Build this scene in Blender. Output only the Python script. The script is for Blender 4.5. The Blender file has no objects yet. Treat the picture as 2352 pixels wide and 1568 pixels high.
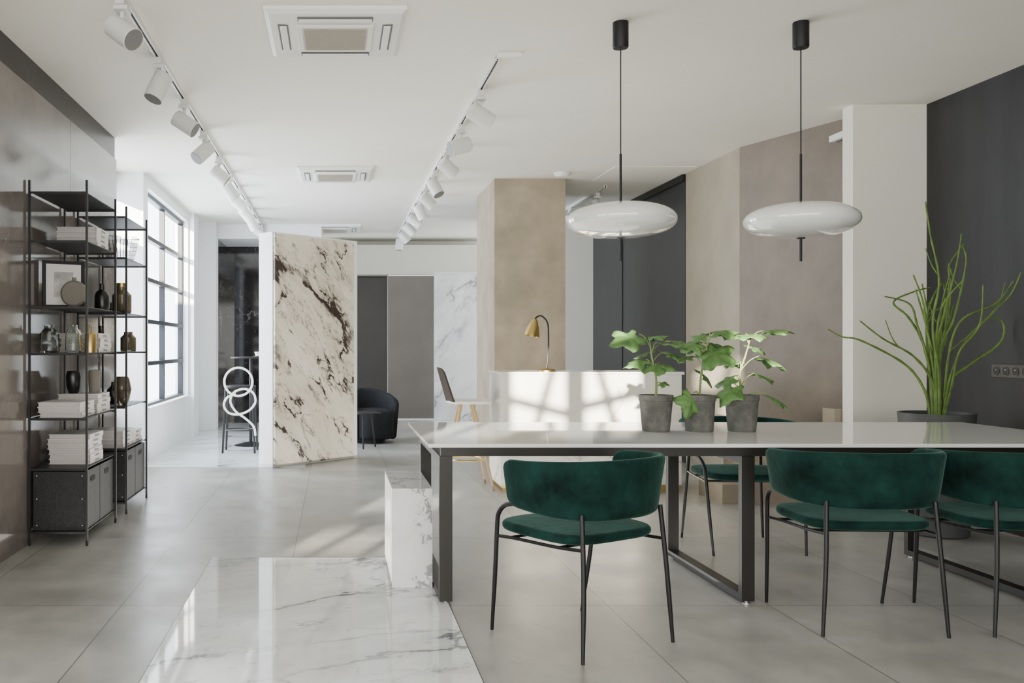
import bpy, math, random
from mathutils import Vector, Matrix
random.seed(7)
COL=bpy.context.scene.collection
R=math.radians

# ------------------------------------------------------------ materials
def nodes(name):
    m=bpy.data.materials.new(name); m.use_nodes=True
    nt=m.node_tree; return m,nt,nt.nodes,nt.links,nt.nodes['Principled BSDF']
def c4(c): return (c[0],c[1],c[2],1)
def mat(name,col,rough=.5,metal=0,var=.06,scale=6,bump=0,bscale=60,coat=0,trans=0,sheen=0,stretch=(1,1,1),emit=0,ior=1.5,spec=.5):
    m,nt,N,L,b=nodes(name)
    tc=N.new('ShaderNodeTexCoord'); mp=N.new('ShaderNodeMapping'); mp.inputs['Scale'].default_value=stretch
    L.new(tc.outputs['Object'],mp.inputs['Vector'])
    n=N.new('ShaderNodeTexNoise'); n.inputs['Scale'].default_value=scale; n.inputs['Detail'].default_value=7; n.inputs['Roughness'].default_value=.6
    L.new(mp.outputs[0],n.inputs['Vector'])
    r=N.new('ShaderNodeValToRGB')
    r.color_ramp.elements[0].position=.3; r.color_ramp.elements[1].position=.7
    r.color_ramp.elements[0].color=c4([max(0,x*(1-var)) for x in col]); r.color_ramp.elements[1].color=c4([min(1,x*(1+var)) for x in col])
    L.new(n.outputs['Fac'],r.inputs[0]); L.new(r.outputs[0],b.inputs['Base Color'])
    b.inputs['Roughness'].default_value=rough; b.inputs['Metallic'].default_value=metal
    b.inputs['Coat Weight'].default_value=coat; b.inputs['Transmission Weight'].default_value=trans
    b.inputs['Sheen Weight'].default_value=sheen; b.inputs['IOR'].default_value=ior; b.inputs['Specular IOR Level'].default_value=spec
    if sheen: b.inputs['Sheen Tint'].default_value=(.3,.6,.52,1); b.inputs['Sheen Roughness'].default_value=.4
    if bump:
        n2=N.new('ShaderNodeTexNoise'); n2.inputs['Scale'].default_value=bscale; n2.inputs['Detail'].default_value=4
        L.new(mp.outputs[0],n2.inputs['Vector'])
        bp=N.new('ShaderNodeBump'); bp.inputs['Strength'].default_value=bump; bp.inputs['Distance'].default_value=.01
        L.new(n2.outputs['Fac'],bp.inputs['Height']); L.new(bp.outputs[0],b.inputs['Normal'])
    return m
def marble(name,base,vein,layers,rough=.06,rot=(0,0,0),stretch=(1,1,1),cloud=.08,off=(0,0,0),warp=.35,tint=None,halo=.28,spec=.5,patch=None):
    """fractured veins: warped voronoi cell edges. layers: (scale,width,strength,mask_lo,mask_hi)"""
    m,nt,N,L,b=nodes(name)
    tc=N.new('ShaderNodeTexCoord'); mp=N.new('ShaderNodeMapping')
    mp.inputs['Rotation'].default_value=rot; mp.inputs['Location'].default_value=off
    L.new(tc.outputs['Object'],mp.inputs['Vector'])
    st=N.new('ShaderNodeMapping'); st.inputs['Scale'].default_value=stretch; L.new(mp.outputs[0],st.inputs['Vector'])
    def noise(s,d,vec,rgh=.6,col=False):
        n=N.new('ShaderNodeTexNoise'); n.inputs['Scale'].default_value=s; n.inputs['Detail'].default_value=d; n.inputs['Roughness'].default_value=rgh
        L.new(vec,n.inputs['Vector']); return n.outputs['Color' if col else 'Fac']
    def vm(op,a,b_=None,v=None):
        n=N.new('ShaderNodeVectorMath'); n.operation=op; L.new(a,n.inputs[0])
        if b_ is not None: L.new(b_,n.inputs[1])
        if v is not None: n.inputs[1].default_value=v
        return n.outputs[0]
    def ma(op,a,b_):
        n=N.new('ShaderNodeMath'); n.operation=op; L.new(a,n.inputs[0])
        if isinstance(b_,(int,float)): n.inputs[1].default_value=b_
        else: L.new(b_,n.inputs[1])
        return n.outputs[0]
    def mr(a,f0,f1,t0,t1):
        n=N.new('ShaderNodeMapRange'); L.new(a,n.inputs['Value'])
        for k,v in (('From Min',f0),('From Max',f1),('To Min',t0),('To Max',t1)): n.inputs[k].default_value=v
        return n.outputs[0]
    wv=vm('SUBTRACT',noise(2.3,8,st.outputs[0],.62,True),v=(.5,.5,.5)); wv=vm('MULTIPLY',wv,v=(warp*2.2,)*3)
    P=vm('ADD',st.outputs[0],wv)
    ramp=N.new('ShaderNodeValToRGB'); ramp.color_ramp.elements[0].position=.3; ramp.color_ramp.elements[1].position=.7
    ramp.color_ramp.elements[0].color=c4([x*(1-cloud) for x in (tint or base)]); ramp.color_ramp.elements[1].color=c4([min(1,x*(1+cloud)) for x in base])
    L.new(noise(1.8,6,P),ramp.inputs[0]); cur=ramp.outputs[0]
    if patch:
        f=mr(noise(1.1,7,P,.7),patch[1],patch[2],0,patch[3])
        mx=N.new('ShaderNodeMixRGB'); mx.inputs[2].default_value=c4(patch[0]); L.new(f,mx.inputs[0]); L.new(cur,mx.inputs[1]); cur=mx.outputs[0]
    for (s,w,sg,lo,hi) in layers:
        vo=N.new('ShaderNodeTexVoronoi'); vo.feature='DISTANCE_TO_EDGE'; vo.inputs['Scale'].default_value=s; L.new(P,vo.inputs['Vector'])
        wn=mr(noise(s*3.1,5,P),.35,.75,w*.15,w*1.9)
        q=ma('DIVIDE',vo.outputs['Distance'],wn)
        v=mr(q,.45,1,1,0)
        k=mr(noise(s*.8+.31,4,st.outputs[0]),lo,hi,0,sg)
        f=ma('MULTIPLY',v,k)
        h=ma('MULTIPLY',mr(q,0,5,halo,0),k); f=ma('MAXIMUM',f,h)
        mx=N.new('ShaderNodeMixRGB'); mx.inputs[2].default_value=c4(vein); L.new(f,mx.inputs[0]); L.new(cur,mx.inputs[1]); cur=mx.outputs[0]
    L.new(cur,b.inputs['Base Color']); b.inputs['Roughness'].default_value=rough; b.inputs['Specular IOR Level'].default_value=spec
    return m
def tile_floor():
    m,nt,N,L,b=nodes('grey_stone_tiles')
    tc=N.new('ShaderNodeTexCoord'); mp=N.new('ShaderNodeMapping'); mp.inputs['Location'].default_value=(.24,-4.19+15,0)
    L.new(tc.outputs['Object'],mp.inputs['Vector'])
    br=N.new('ShaderNodeTexBrick'); br.offset=0; br.inputs['Scale'].default_value=1
    br.inputs['Brick Width'].default_value=.75; br.inputs['Row Height'].default_value=1.5; br.inputs['Mortar Size'].default_value=.003
    br.inputs['Mortar Smooth'].default_value=.1
    br.inputs['Color1'].default_value=(.29,.285,.27,1); br.inputs['Color2'].default_value=(.35,.345,.328,1); br.inputs['Mortar'].default_value=(.14,.135,.13,1)
    L.new(mp.outputs[0],br.inputs['Vector'])
    def nz(s,d,r,dist,st=(1,1,1)):
        n=N.new('ShaderNodeTexNoise'); n.inputs['Scale'].default_value=s; n.inputs['Detail'].default_value=d; n.inputs['Roughness'].default_value=r; n.inputs['Distortion'].default_value=dist
        m2=N.new('ShaderNodeMapping'); m2.inputs['Scale'].default_value=st; L.new(tc.outputs['Object'],m2.inputs['Vector'])
        L.new(m2.outputs[0],n.inputs['Vector']); return n.outputs['Fac']
    cur=br.outputs['Color']; n1=nz(1.9,6,.6,0)
    for f,lo,hi,a,c in ((n1,.3,.7,.78,1.2),(nz(7,8,.72,0,(1,.6,1)),.3,.7,.86,1.13)):
        mr=N.new('ShaderNodeMapRange')
        for k,v in (('From Min',lo),('From Max',hi),('To Min',a),('To Max',c)): mr.inputs[k].default_value=v
        L.new(f,mr.inputs['Value'])
        mx=N.new('ShaderNodeMixRGB'); mx.blend_type='MULTIPLY'; mx.inputs[0].default_value=1
        L.new(cur,mx.inputs[1]); L.new(mr.outputs[0],mx.inputs[2]); cur=mx.outputs[0]
    L.new(cur,b.inputs['Base Color'])
    r2=N.new('ShaderNodeMapRange'); r2.inputs['From Min'].default_value=.3; r2.inputs['From Max'].default_value=.7; r2.inputs['To Min'].default_value=.27; r2.inputs['To Max'].default_value=.42; L.new(n1,r2.inputs['Value']); L.new(r2.outputs[0],b.inputs['Roughness'])
    return m

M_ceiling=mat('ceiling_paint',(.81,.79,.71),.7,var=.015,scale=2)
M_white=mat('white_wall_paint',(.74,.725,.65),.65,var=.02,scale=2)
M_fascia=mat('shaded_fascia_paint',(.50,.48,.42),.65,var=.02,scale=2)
M_whitecool=mat('white_window_wall',(.78,.79,.80),.6,var=.02,scale=2)
M_floor=tile_floor()
M_marble=marble('white_veined_marble',(.74,.74,.745),(.2,.2,.21),[(2.1,.028,.85,.40,.52),(4.5,.014,.35,.48,.6)],.07,rot=(R(20),R(30),R(25)),stretch=(1,1.2,.75),tint=(.66,.66,.67),halo=.16)
M_marble_f=marble('white_veined_marble_floor',(.80,.81,.83),(.16,.16,.18),[(1.0,.024,.95,.44,.55),(2.6,.013,.6,.48,.6),(6,.012,.25,.5,.6)],.045,rot=(0,0,R(-28)),stretch=(.7,1.5,1),tint=(.70,.72,.76),off=(.4,.2,0),halo=.18)
M_counter=marble('counter_marble',(.72,.70,.64),(.36,.30,.24),[(1.3,.016,.8,.42,.56)],.12,rot=(0,R(30),0),tint=(.66,.64,.58))
M_calac=marble('tall_marble_panel',(.66,.66,.66),(.26,.26,.27),[(1.1,.03,1,.42,.55),(2.6,.018,.5,.46,.6)],.12,rot=(0,R(-40),0),stretch=(1.7,1,.7),off=(3,1,2),tint=(.55,.55,.56))
M_breccia=marble('breccia_marble',(.74,.69,.585),(.04,.028,.025),[(1.05,.08,1,.47,.54),(2.4,.06,1,.495,.56),(6,.05,.7,.53,.59),(1.6,.012,.6,.40,.52)],.16,rot=(0,R(42),0),stretch=(1.5,1,.62),off=(2.1,0,.9),warp=.36,tint=(.65,.59,.48),halo=.2,patch=((.43,.37,.29),.54,.70,.6))
M_black=marble('black_veined_marble',(.014,.012,.013),(.5,.46,.45),[(1.6,.008,.7,.45,.6),(4.2,.006,.5,.5,.62)],.06,rot=(0,R(20),0),halo=.05)
M_band=marble('dark_stone_band',(.022,.018,.017),(.3,.27,.25),[(1.6,.006,.4,.45,.6)],.3,halo=.05,spec=.25)
M_greystone=marble('polished_brown_grey_stone',(.15,.13,.118),(.38,.35,.32),[(.9,.003,.5,.5,.6)],.11,cloud=.12,tint=(.12,.104,.095),halo=.05)
M_table=marble('table_stone',(.76,.76,.75),(.55,.55,.55),[(.8,.006,.15,.45,.65)],.035,cloud=.02)
M_concrete=mat('taupe_plaster_stone',(.345,.29,.21),.5,var=.22,scale=3,bump=.08)
M_concrete2=mat('beige_plaster_stone',(.345,.30,.23),.5,var=.12,scale=2.5,bump=.05)
M_brown=mat('brown_stone',(.165,.134,.102),.5,var=.2,scale=2.8,bump=.08)
M_darkwall=mat('dark_streaked_metal_stone',(.024,.0245,.027),.45,var=.2,scale=3,stretch=(2,2,.35),spec=.3)
M_doordark=mat('dark_sliding_door',(.022,.022,.024),.35,var=.15,scale=3,stretch=(2,2,.35),spec=.35)
M_greyp=mat('grey_brown_panel',(.12,.104,.092),.45,var=.12,scale=2)
M_greyd=mat('dark_grey_panel',(.05,.045,.04),.5,var=.12,scale=2,spec=.3)
M_blk=mat('black_steel',(.007,.007,.0075),.45,var=.1,spec=.35)
M_blkmat=mat('black_matte',(.008,.008,.009),.5,var=.1,spec=.3)
M_table_blk=mat('table_black_steel',(.01,.0085,.007),.42,var=.1,spec=.4)
M_velvet=mat('green_velvet',(.0048,.0225,.0185),.85,var=.7,scale=7,sheen=.24,bump=.25,bscale=30,spec=.1)
M_light=mat('white_lamp_metal',(.66,.66,.64),.4,var=.02)
M_track=mat('white_track_metal',(.74,.74,.72),.4,var=.02)
M_lens=mat('spot_lens',(.4,.4,.4),.15,var=.02)
M_inner=mat('spot_inner',(.15,.15,.15),.5)
M_plastic=mat('white_plastic',(.76,.76,.73),.4,var=.01)
M_vent=mat('vent_shadow',(.12,.12,.115),.6)
M_grille=mat('ac_grille',(.42,.38,.32),.5,var=.02)
M_glasswhite=mat('opal_glass',(.73,.745,.73),.05,var=.01,coat=1)
M_brass=mat('brass',(.52,.37,.14),.3,metal=1,var=.05)
M_pot=mat('cement_pot',(.11,.11,.10),.85,var=.5,scale=10,bump=.5,bscale=40,spec=.2)
M_soil=mat('soil',(.02,.014,.01),.95,bump=.6,bscale=90)
M_leaf=mat('fig_leaf',(.085,.175,.05),.5,var=.35,scale=16,spec=.35)
M_stem=mat('plant_stem',(.18,.24,.07),.5,var=.2)
M_cactus=mat('succulent_stem',(.09,.155,.025),.5,var=.4,scale=12,bump=.4,bscale=40)
M_planter=mat('grey_planter',(.05,.053,.053),.6,var=.1)
M_cover=mat('white_book_cover',(.70,.67,.67),.45,var=.02)
M_pages=mat('paper_pages',(.5,.46,.45),.8,var=.15,scale=3,stretch=(1,1,120))
M_ink=mat('grey_lettering',(.06,.06,.065),.6)
M_bin=mat('black_woven_fibre',(.014,.014,.016),.5,var=.35,scale=30,bump=.3,bscale=120,spec=.3)
M_handle=mat('bin_slot',(.003,.003,.003),.8)
M_rivet=mat('steel_rivet',(.7,.7,.7),.3,metal=1)
M_glass=mat('clear_glass',(.9,.95,.93),.03,trans=1,var=.01,ior=1.3)
M_smoke=mat('smoked_glass',(.2,.17,.12),.06,trans=.75,var=.05,ior=1.3)
M_cer_black=mat('black_ceramic',(.008,.008,.009),.3)
M_cer_grey=mat('grey_ceramic',(.16,.145,.12),.6,var=.1)
M_pic=mat('abstract_print',(.45,.45,.43),.6,var=.45,scale=7)
M_walnut=mat('walnut',(.022,.015,.012),.45,var=.3,scale=8,stretch=(1,1,.15),spec=.25)
M_wood_gold=mat('pale_oak_legs',(.42,.29,.14),.45,var=.12)
M_fabric=mat('charcoal_fabric',(.014,.015,.018),.9,var=.2,scale=30,bump=.2,bscale=150,spec=.2)
M_winframe=mat('window_black_frame',(.01,.011,.016),.45,spec=.3)
M_stair=mat('stair_stone',(.28,.24,.185),.5,var=.08)
M_offwhite=mat('white_tube',(.74,.72,.66),.4,var=.02)
M_dkslot=mat('socket_dark',(.006,.006,.006),.4)
M_sockplate=mat('bronze_socket_plate',(.05,.046,.042),.4)
M_sockring=mat('socket_ring',(.09,.085,.08),.4)

# ------------------------------------------------------------ mesh builder
def smooth_path(p,n=8,closed=False):
    p=[Vector(q) for q in p]; out=[]; m=len(p)
    rng=range(m) if closed else range(m-1)
    for i in rng:
        if closed: a,b,c,d=p[(i-1)%m],p[i],p[(i+1)%m],p[(i+2)%m]
        else: a,b,c,d=p[max(i-1,0)],p[i],p[i+1],p[min(i+2,m-1)]
        for k in range(n):
            t=k/n
            out.append(.5*((2*b)+(c-a)*t+(2*a-5*b+4*c-d)*t*t+(3*b-a-3*c+d)*t**3))
    if not closed: out.append(p[-1].copy())
    return out
class MB:
    def __init__(s): s.v=[]; s.f=[]
    def add(s,vs,fs):
        o=len(s.v); s.v+= [tuple(q) for q in vs]; s.f+=[tuple(i+o for i in f) for f in fs]; return s
    def box(s,lo,hi,M=None):
        x0,y0,z0=lo; x1,y1,z1=hi
        vs=[Vector(q) for q in((x0,y0,z0),(x1,y0,z0),(x1,y1,z0),(x0,y1,z0),(x0,y0,z1),(x1,y0,z1),(x1,y1,z1),(x0,y1,z1))]
        if M: vs=[M@q for q in vs]
        return s.add(vs,[(0,3,2,1),(4,5,6,7),(0,1,5,4),(1,2,6,5),(2,3,7,6),(3,0,4,7)])
    def prism(s,poly,z0,z1):
        n=len(poly); vs=[(x,y,z0) for x,y in poly]+[(x,y,z1) for x,y in poly]
        fs=[tuple(range(n))[::-1],tuple(range(n,2*n))]+[(i,(i+1)%n,(i+1)%n+n,i+n) for i in range(n)]
        return s.add(vs,fs)
    def rings(s,rings,cap=True,closed=False):
        n=len(rings[0]); vs=[q for r in rings for q in r]; fs=[]; m=len(rings)
        for i in range(m if closed else m-1):
            for j in range(n):
                a=i*n+j; b=i*n+(j+1)%n; i2=(i+1)%m
                fs.append((a,b,i2*n+(j+1)%n,i2*n+j))
        if cap and not closed: fs+=[tuple(range(n))[::-1],tuple(range((m-1)*n,m*n))]
        return s.add(vs,fs)
    def tube(s,pts,r,seg=8,closed=False):
        pts=[Vector(p) for p in pts]; n=len(pts); rs=r if isinstance(r,(list,tuple)) else [r]*n
        T=[]
        for i in range(n):
            a=pts[(i-1)%n] if closed else pts[max(i-1,0)]; b=pts[(i+1)%n] if closed else pts[min(i+1,n-1)]
            t=b-a; T.append(t.normalized() if t.length>1e-9 else Vector((0,0,1)))
        up=Vector((0,0,1)) if abs(T[0].z)<.9 else Vector((1,0,0))
        u=T[0].cross(up).normalized(); R_=[]
        for i in range(n):
            u=(u-T[i]*u.dot(T[i])).normalized(); w=T[i].cross(u)
            R_.append([pts[i]+(u*math.cos(2*math.pi*k/seg)+w*math.sin(2*math.pi*k/seg))*rs[i] for k in range(seg)])
        return s.rings(R_,closed=closed)
    def lathe(s,prof,c=(0,0,0),seg=32,M=None,sx=1,sy=1):
        rr=[]
        for r,z in prof:
            ring=[Vector((c[0]+sx*max(r,1e-4)*math.cos(2*math.pi*k/seg),c[1]+sy*max(r,1e-4)*math.sin(2*math.pi*k/seg),c[2]+z)) for k in range(seg)]
            if M: ring=[M@q for q in ring]
            rr.append(ring)
        return s.rings(rr)
    def cushion(s,c,hx,hy,z0,z1,rnd=.02,n=3.5,seg=40,crown=.0):
        rr=[]
        K=6; h=(z1-z0); rnd=min(rnd,h/2)
        lv=[]
        for k in range(K+1):
            a=math.pi/2*k/K; lv.append((z0+rnd-rnd*math.cos(a),rnd-rnd*math.sin(a)))
        for k in range(K+1):
            a=math.pi/2*k/K; lv.append((z1-rnd+rnd*math.sin(a),rnd-rnd*math.cos(a)))
        lv.append((z1+crown*.7,hx*.35)); lv.append((z1+crown,hx*.7))
        for z,ins in lv:
            ring=[]
            for k in range(seg):
                a=2*math.pi*k/seg; ca,sa=math.cos(a),math.sin(a)
                ring.append((c[0]+(hx-ins)*math.copysign(abs(ca)**(2/n),ca),c[1]+max(hy-ins,.01)*math.copysign(abs(sa)**(2/n),sa),z))
            rr.append(ring)
        return s.rings(rr)
    def arcshell(s,rx,ry,A,zb,zt,t,flare=.12,ex=.8,ey=.85,N=44,rc=.06):
        """wrap-around upholstered band; zb,zt callables of angle"""
        def P(a): 
            sa,ca=math.sin(a),math.cos(a)
            return Vector((rx*math.copysign(abs(sa)**ex,sa),-ry*math.copysign(abs(ca)**ey,ca),0))
        ang=[-A+2*A*i/N for i in range(N+1)]
        ang=sorted(set([round(a,6) for a in ang]+[round(sg*(A-d),6) for sg in(-1,1) for d in(.012,.03,.055,.085)]))
        pts=[P(a) for a in ang]; L_=[0]
        for i in range(1,len(pts)): L_.append(L_[-1]+(pts[i]-pts[i-1]).length)
        rr=[]
        for i,a in enumerate(ang):
            a0=P(a-.01); a1=P(a+.01); tg=(a1-a0).normalized(); nr=Vector((tg.y,-tg.x,0))
            d=min(L_[i],L_[-1]-L_[i]); cut=0; tt=t
            if d<rc: cut=rc-math.sqrt(max(0,rc*rc-(rc-d)**2)); cut=min(cut,rc*.97)
            if d<t: tt=t*math.sqrt(max(.02,1-((t-d)/t)**2))
            b,z=zb(a)+cut,zt(a)-cut; mid=(zb(a)+zt(a))/2
            if z-b<2*tt+.002: tt=max(.001,(z-b)/2-.001)
            prof=[]
            for k in range(6):
                q=math.pi*k/5; prof.append((tt*math.cos(q),z-tt+tt*math.sin(q)))
            for k in range(6):
                q=math.pi+math.pi*k/5; prof.append((tt*math.cos(q),b+tt+tt*math.sin(q)))
            rr.append([pts[i]+nr*(pn+(pz-mid)*flare)+Vector((0,0,pz)) for pn,pz in prof])
        return s.rings(rr)
    def obj(s,name,m,parent=None,smooth=True,bevel=0,loc=(0,0,0),rot=(0,0,0),ang=38,label=None):
        me=bpy.data.meshes.new(name); me.from_pydata(s.v,[],s.f); me.update()
        import bmesh
        bm=bmesh.new(); bm.from_mesh(me); bmesh.ops.recalc_face_normals(bm,faces=bm.faces[:]); bm.to_mesh(me); bm.free()
        if smooth:
            me.polygons.foreach_set('use_smooth',[True]*len(me.polygons)); me.set_sharp_from_angle(angle=R(ang))
        me.materials.append(m)
        o=bpy.data.objects.new(name,me); COL.objects.link(o); o.location=loc; o.rotation_euler=rot
        if parent: o.parent=parent
        if bevel:
            b=o.modifiers.new('bevel','BEVEL'); b.width=bevel; b.segments=2; b.limit_method='ANGLE'; b.angle_limit=R(40)
        if label: o['label']=label
        return o
def B(lo,hi): return MB().box(lo,hi)
def structure(name,mb,m,**k):
    o=mb.obj(name,m,smooth=False,**k); o['kind']='structure'; return o
def thing(name,label,cat,loc=(0,0,0),rz=0,group=None):
    e=bpy.data.objects.new(name,None); e.empty_display_size=.1; COL.objects.link(e)
    e.location=loc; e.rotation_euler=(0,0,rz); e['label']=label; e['category']=cat
    if group: e['group']=group
    return e
def dup(o,parent=None):
    n=o.copy(); COL.objects.link(n)
    if parent: n.parent=parent
    for ch in list(o.children): dup(ch,n)
    return n
def dup_at(o,loc,rz=0,label=None):
    n=dup(o); n.location=loc; n.rotation_euler=(0,0,rz)
    if label: n['label']=label
    return n

# ------------------------------------------------------------ ROOM SHELL
CZ=2.97
PLAN=[(-6,-3.3),(6,-3.3),(6,16),(-2.12,16),(-2.12,9.3),(-2.5,9.3),(-2.5,3.2),(-6,3.2)]
structure('floor',MB().prism(PLAN,-.1,0),M_floor)
structure('floor_marble_bar',B((-1.95,8.98,0),(-.3,14.3,.004)),M_marble_f)
structure('floor_marble_inlay',B((-.696,2.4,0),(.525,5.11,.008)),M_marble_f)
structure('trim_inlay_joint',B((-.701,2.395,0),(.530,5.115,.003)),M_blkmat)
structure('ceiling',MB().prism(PLAN,CZ,CZ+.12),M_ceiling)
structure('wall_left',B((-2.4,3.2,0),(-1.875,7.7,CZ)),M_band)
for i,(a,b) in enumerate(((3.2,4.84),(4.845,6.34),(6.345,7.68))):
    structure('wall_left_panel_%d'%(i+1),B((-1.875,a,0),(-1.855,b,2.78)),M_greystone)
structure('wall_left_recess_low',B((-2.5,7.7,0),(-2.25,9.3,.55)),M_whitecool)
structure('wall_left_recess_high',B((-2.5,7.7,2.8),(-2.25,9.3,CZ)),M_whitecool)
structure('wall_left_pilaster',B((-2.3,9.2,0),(-1.95,9.43,CZ)),M_whitecool)
structure('wall_left_sill',B((-2.12,9.43,0),(-1.95,12.0,.54)),M_whitecool)
structure('wall_left_lintel',B((-2.12,9.43,2.85),(-1.95,12.0,CZ)),M_whitecool)
structure('wall_left_far',B((-2.12,12.0,0),(-1.95,13.0,CZ)),M_whitecool)
structure('wall_left_pier',B((-1.95,12.05,0),(-1.88,12.45,CZ)),M_whitecool)
structure('wall_left_far_pilaster',B((-2.12,12.9,0),(-1.70,13.15,CZ)),M_whitecool)
structure('wall_black_marble_side',B((-2.12,13.15,0),(-1.70,14.4,2.76)),M_black)
structure('wall_black_marble_back',B((-1.70,14.2,0),(-.2,14.4,2.76)),M_black)
structure('wall_black_marble_header',B((-2.12,13.15,2.76),(-.2,14.4,CZ)),M_whitecool)
structure('wall_back',B((-2.12,15.3,0),(4.6,15.5,CZ)),M_white)
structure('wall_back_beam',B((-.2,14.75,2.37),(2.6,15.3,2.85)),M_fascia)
structure('wall_recess',B((2.35,12.76,0),(3.9,12.95,CZ)),M_white)
structure('wall_column',B((1.68,9.56,0),(2.43,10.75,CZ)),M_concrete)
structure('wall_right_beige',B((3.6,8.06,0),(3.9,9.3,CZ)),M_concrete2)
structure('wall_right_brown',MB().prism([(3.602,8.056),(4.06,6.77),(4.5,6.77),(4.5,8.3),(3.905,8.3),(3.905,8.058),(3.602,8.058)],0,CZ),M_brown)
structure('wall_right_pillar',B((3.79,6.63,0),(4.33,6.765,CZ)),M_white)
structure('wall_right_dark',B((4.33,-3.2,0),(4.5,6.765,CZ)),M_darkwall)
structure('wall_far_left',B((-6.1,-3.2,0),(-6,3.2,CZ)),M_white)
structure('wall_left_return',B((-6,3.1,0),(-2.4,3.2,CZ)),M_white)
# wall behind the viewpoint: unseen, with openings shaped to throw the sun patches (x0,x1,z0,z1)
OP=[(-3.3,-2.45,1.27,1.60),(-2.30,-1.84,1.9,2.8),(-1.70,-1.22,1.9,2.8),(-.72,-.34,2.25,2.8)]
mb=MB(); xs=-6
for a,b,c,d in OP:
    mb.box((xs,-3.3,0),(a,-3.2,CZ)); mb.box((a,-3.3,0),(b,-3.2,c)); mb.box((a,-3.3,d),(b,-3.2,CZ)); xs=b
mb.box((xs,-3.3,0),(6,-3.2,CZ))
structure('wall_front',mb,M_white)
mb=MB()
for i,(a,b,c,d) in enumerate(OP):
    if i==0:
        mb.box((a,-3.28,1.385),(b,-3.22,1.47))
        for x in (-3.02,-2.72): mb.box((-.03,-.02,-.2),(.03,.02,.2),Matrix.Translation((x,-3.25,1.43))@Matrix.Rotation(R(28),4,'Y'))
    else:
        mid=(a+b)/2; zc=c+(d-c)*(.45,.52,.5)[i-1]
        sg=1 if i%2 else -1
        mb.box((-(b-a)/2-.02,-.02,-.04),((b-a)/2+.02,.02,.04),Matrix.Translation((mid,-3.25,zc))@Matrix.Rotation(R(14*sg),4,'Y'))
        mb.box((-.03,-.02,-(d-c)/2),(.03,.02,(d-c)/2),Matrix.Translation((mid+.04*sg,-3.25,(c+d)/2))@Matrix.Rotation(R(16*sg),4,'Y'))
structure('sun_patch_bars',mb,M_winframe)  # unseen tilted bars, added to break up the sun patches
mb=MB(); y0,y1,z0,z1=9.43,12.0,.54,2.85; X=-2.05
for y in (y0+.025,(y0+y1)/2,y1-.025): mb.box((X-.03,y-.025,z0),(X+.03,y+.025,z1))
for i in range(6):
    z=z0+.02+(z1-z0-.04)*i/5; mb.box((X-.035,y0,z-.022),(X+.035,y1,z+.022))
structure('window_2',mb,M_winframe)
mb=MB(); X=-2.33
for y in (7.76,9.16): mb.box((X-.03,y-.03,.55),(X+.03,y+.03,2.8))
for i in range(6):
    z=.57+2.21*i/5; mb.box((X-.03,7.7,z-.022),(X+.03,9.2,z+.022))
structure('window_3',mb,M_winframe)
structure('trim_window_sill',B((-2.06,9.43,.54),(-1.93,12.0,.555)),M_whitecool)
structure('baseboard_left',B((-1.95,9.43,0),(-1.935,12.05,.09)),M_whitecool)
structure('baseboard_right',B((3.78,6.617,0),(4.33,6.63,.09)),M_white)
structure('trim_ceiling_hatch',B((2.75,8.9,CZ-.006),(3.55,9.7,CZ)),M_ceiling)
for i,(a,b,xo) in enumerate(((9.3,11.38,0),(11.38,12.76,.03))):
    structure('door_%d'%(i+1),B((3.60+xo,a+.012,.01),(3.66+xo,b-.012,2.90)),M_doordark)
structure('trim_door_seam',B((3.592,11.34,.01),(3.602,11.375,2.90)),M_table_blk)
structure('trim_door_rail',B((3.57,9.3,2.90),(3.68,12.76,2.965)),M_blk)
structure('wall_behind_doors',B((3.7,9.3,0),(3.9,12.76,CZ)),M_greyd)
mb=MB()
for i,x in enumerate((2.95,3.15,3.35,3.55,3.74)):
    mb.box((x,6.9 if i<4 else 6.78,.146*i),((3.80),7.35 if i<4 else 6.95,.146*(i+1)))
st=mb.obj('floor_steps',M_stair,smooth=False); st['kind']='structure'

def panel(name,label,lo,hi,m,fr=M_blk):
    c=((lo[0]+hi[0])/2,(lo[1]+hi[1])/2,0); w=(hi[0]-lo[0])/2; d=(hi[1]-lo[1])/2
    e=thing(name,label,'panel',c)
    MB().box((-w,-d,.03),(w,d,hi[2]-.02)).obj('slab',m,e,smooth=False,bevel=.003)
    MB().box((-w,-d,hi[2]-.018),(w,d,hi[2])).obj('top_rail',fr,e,smooth=False)
    MB().box((-w,-d+.005,0),(w,d-.005,.028)).obj('bottom_rail',fr,e,smooth=False)
panel('sample_panel','tall dark grey stone sample panel against the wall',(.25,15.0,0),(.86,15.06,2.36),M_greyd)
panel('sample_panel','tall taupe stone sliding sample panel',(.86,14.7,0),(1.60,14.76,2.36),M_greyp,M_track)
panel('sample_panel','tall polished white marble sample panel with grey veins',(1.56,14.25,0),(2.35,14.31,2.36),M_calac,M_track)

# freestanding marble display wall
e=thing('display_wall','freestanding white partition faced with brown-veined cream marble','partition',(-.6,8.9,0),R(44.4))
MB().box((0,.028,0),(1.2,.235,2.33)).obj('wall_body',M_whitecool,e,smooth=False,bevel=.003)
MB().box((.012,0,.02),(1.12,.027,2.31)).obj('marble_slab',M_breccia,e,smooth=False,bevel=.002)
MB().box((.10,-.004,1.55),(.15,-.0005,1.62)).obj('sample_label',M_cover,e,smooth=False)

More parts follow.
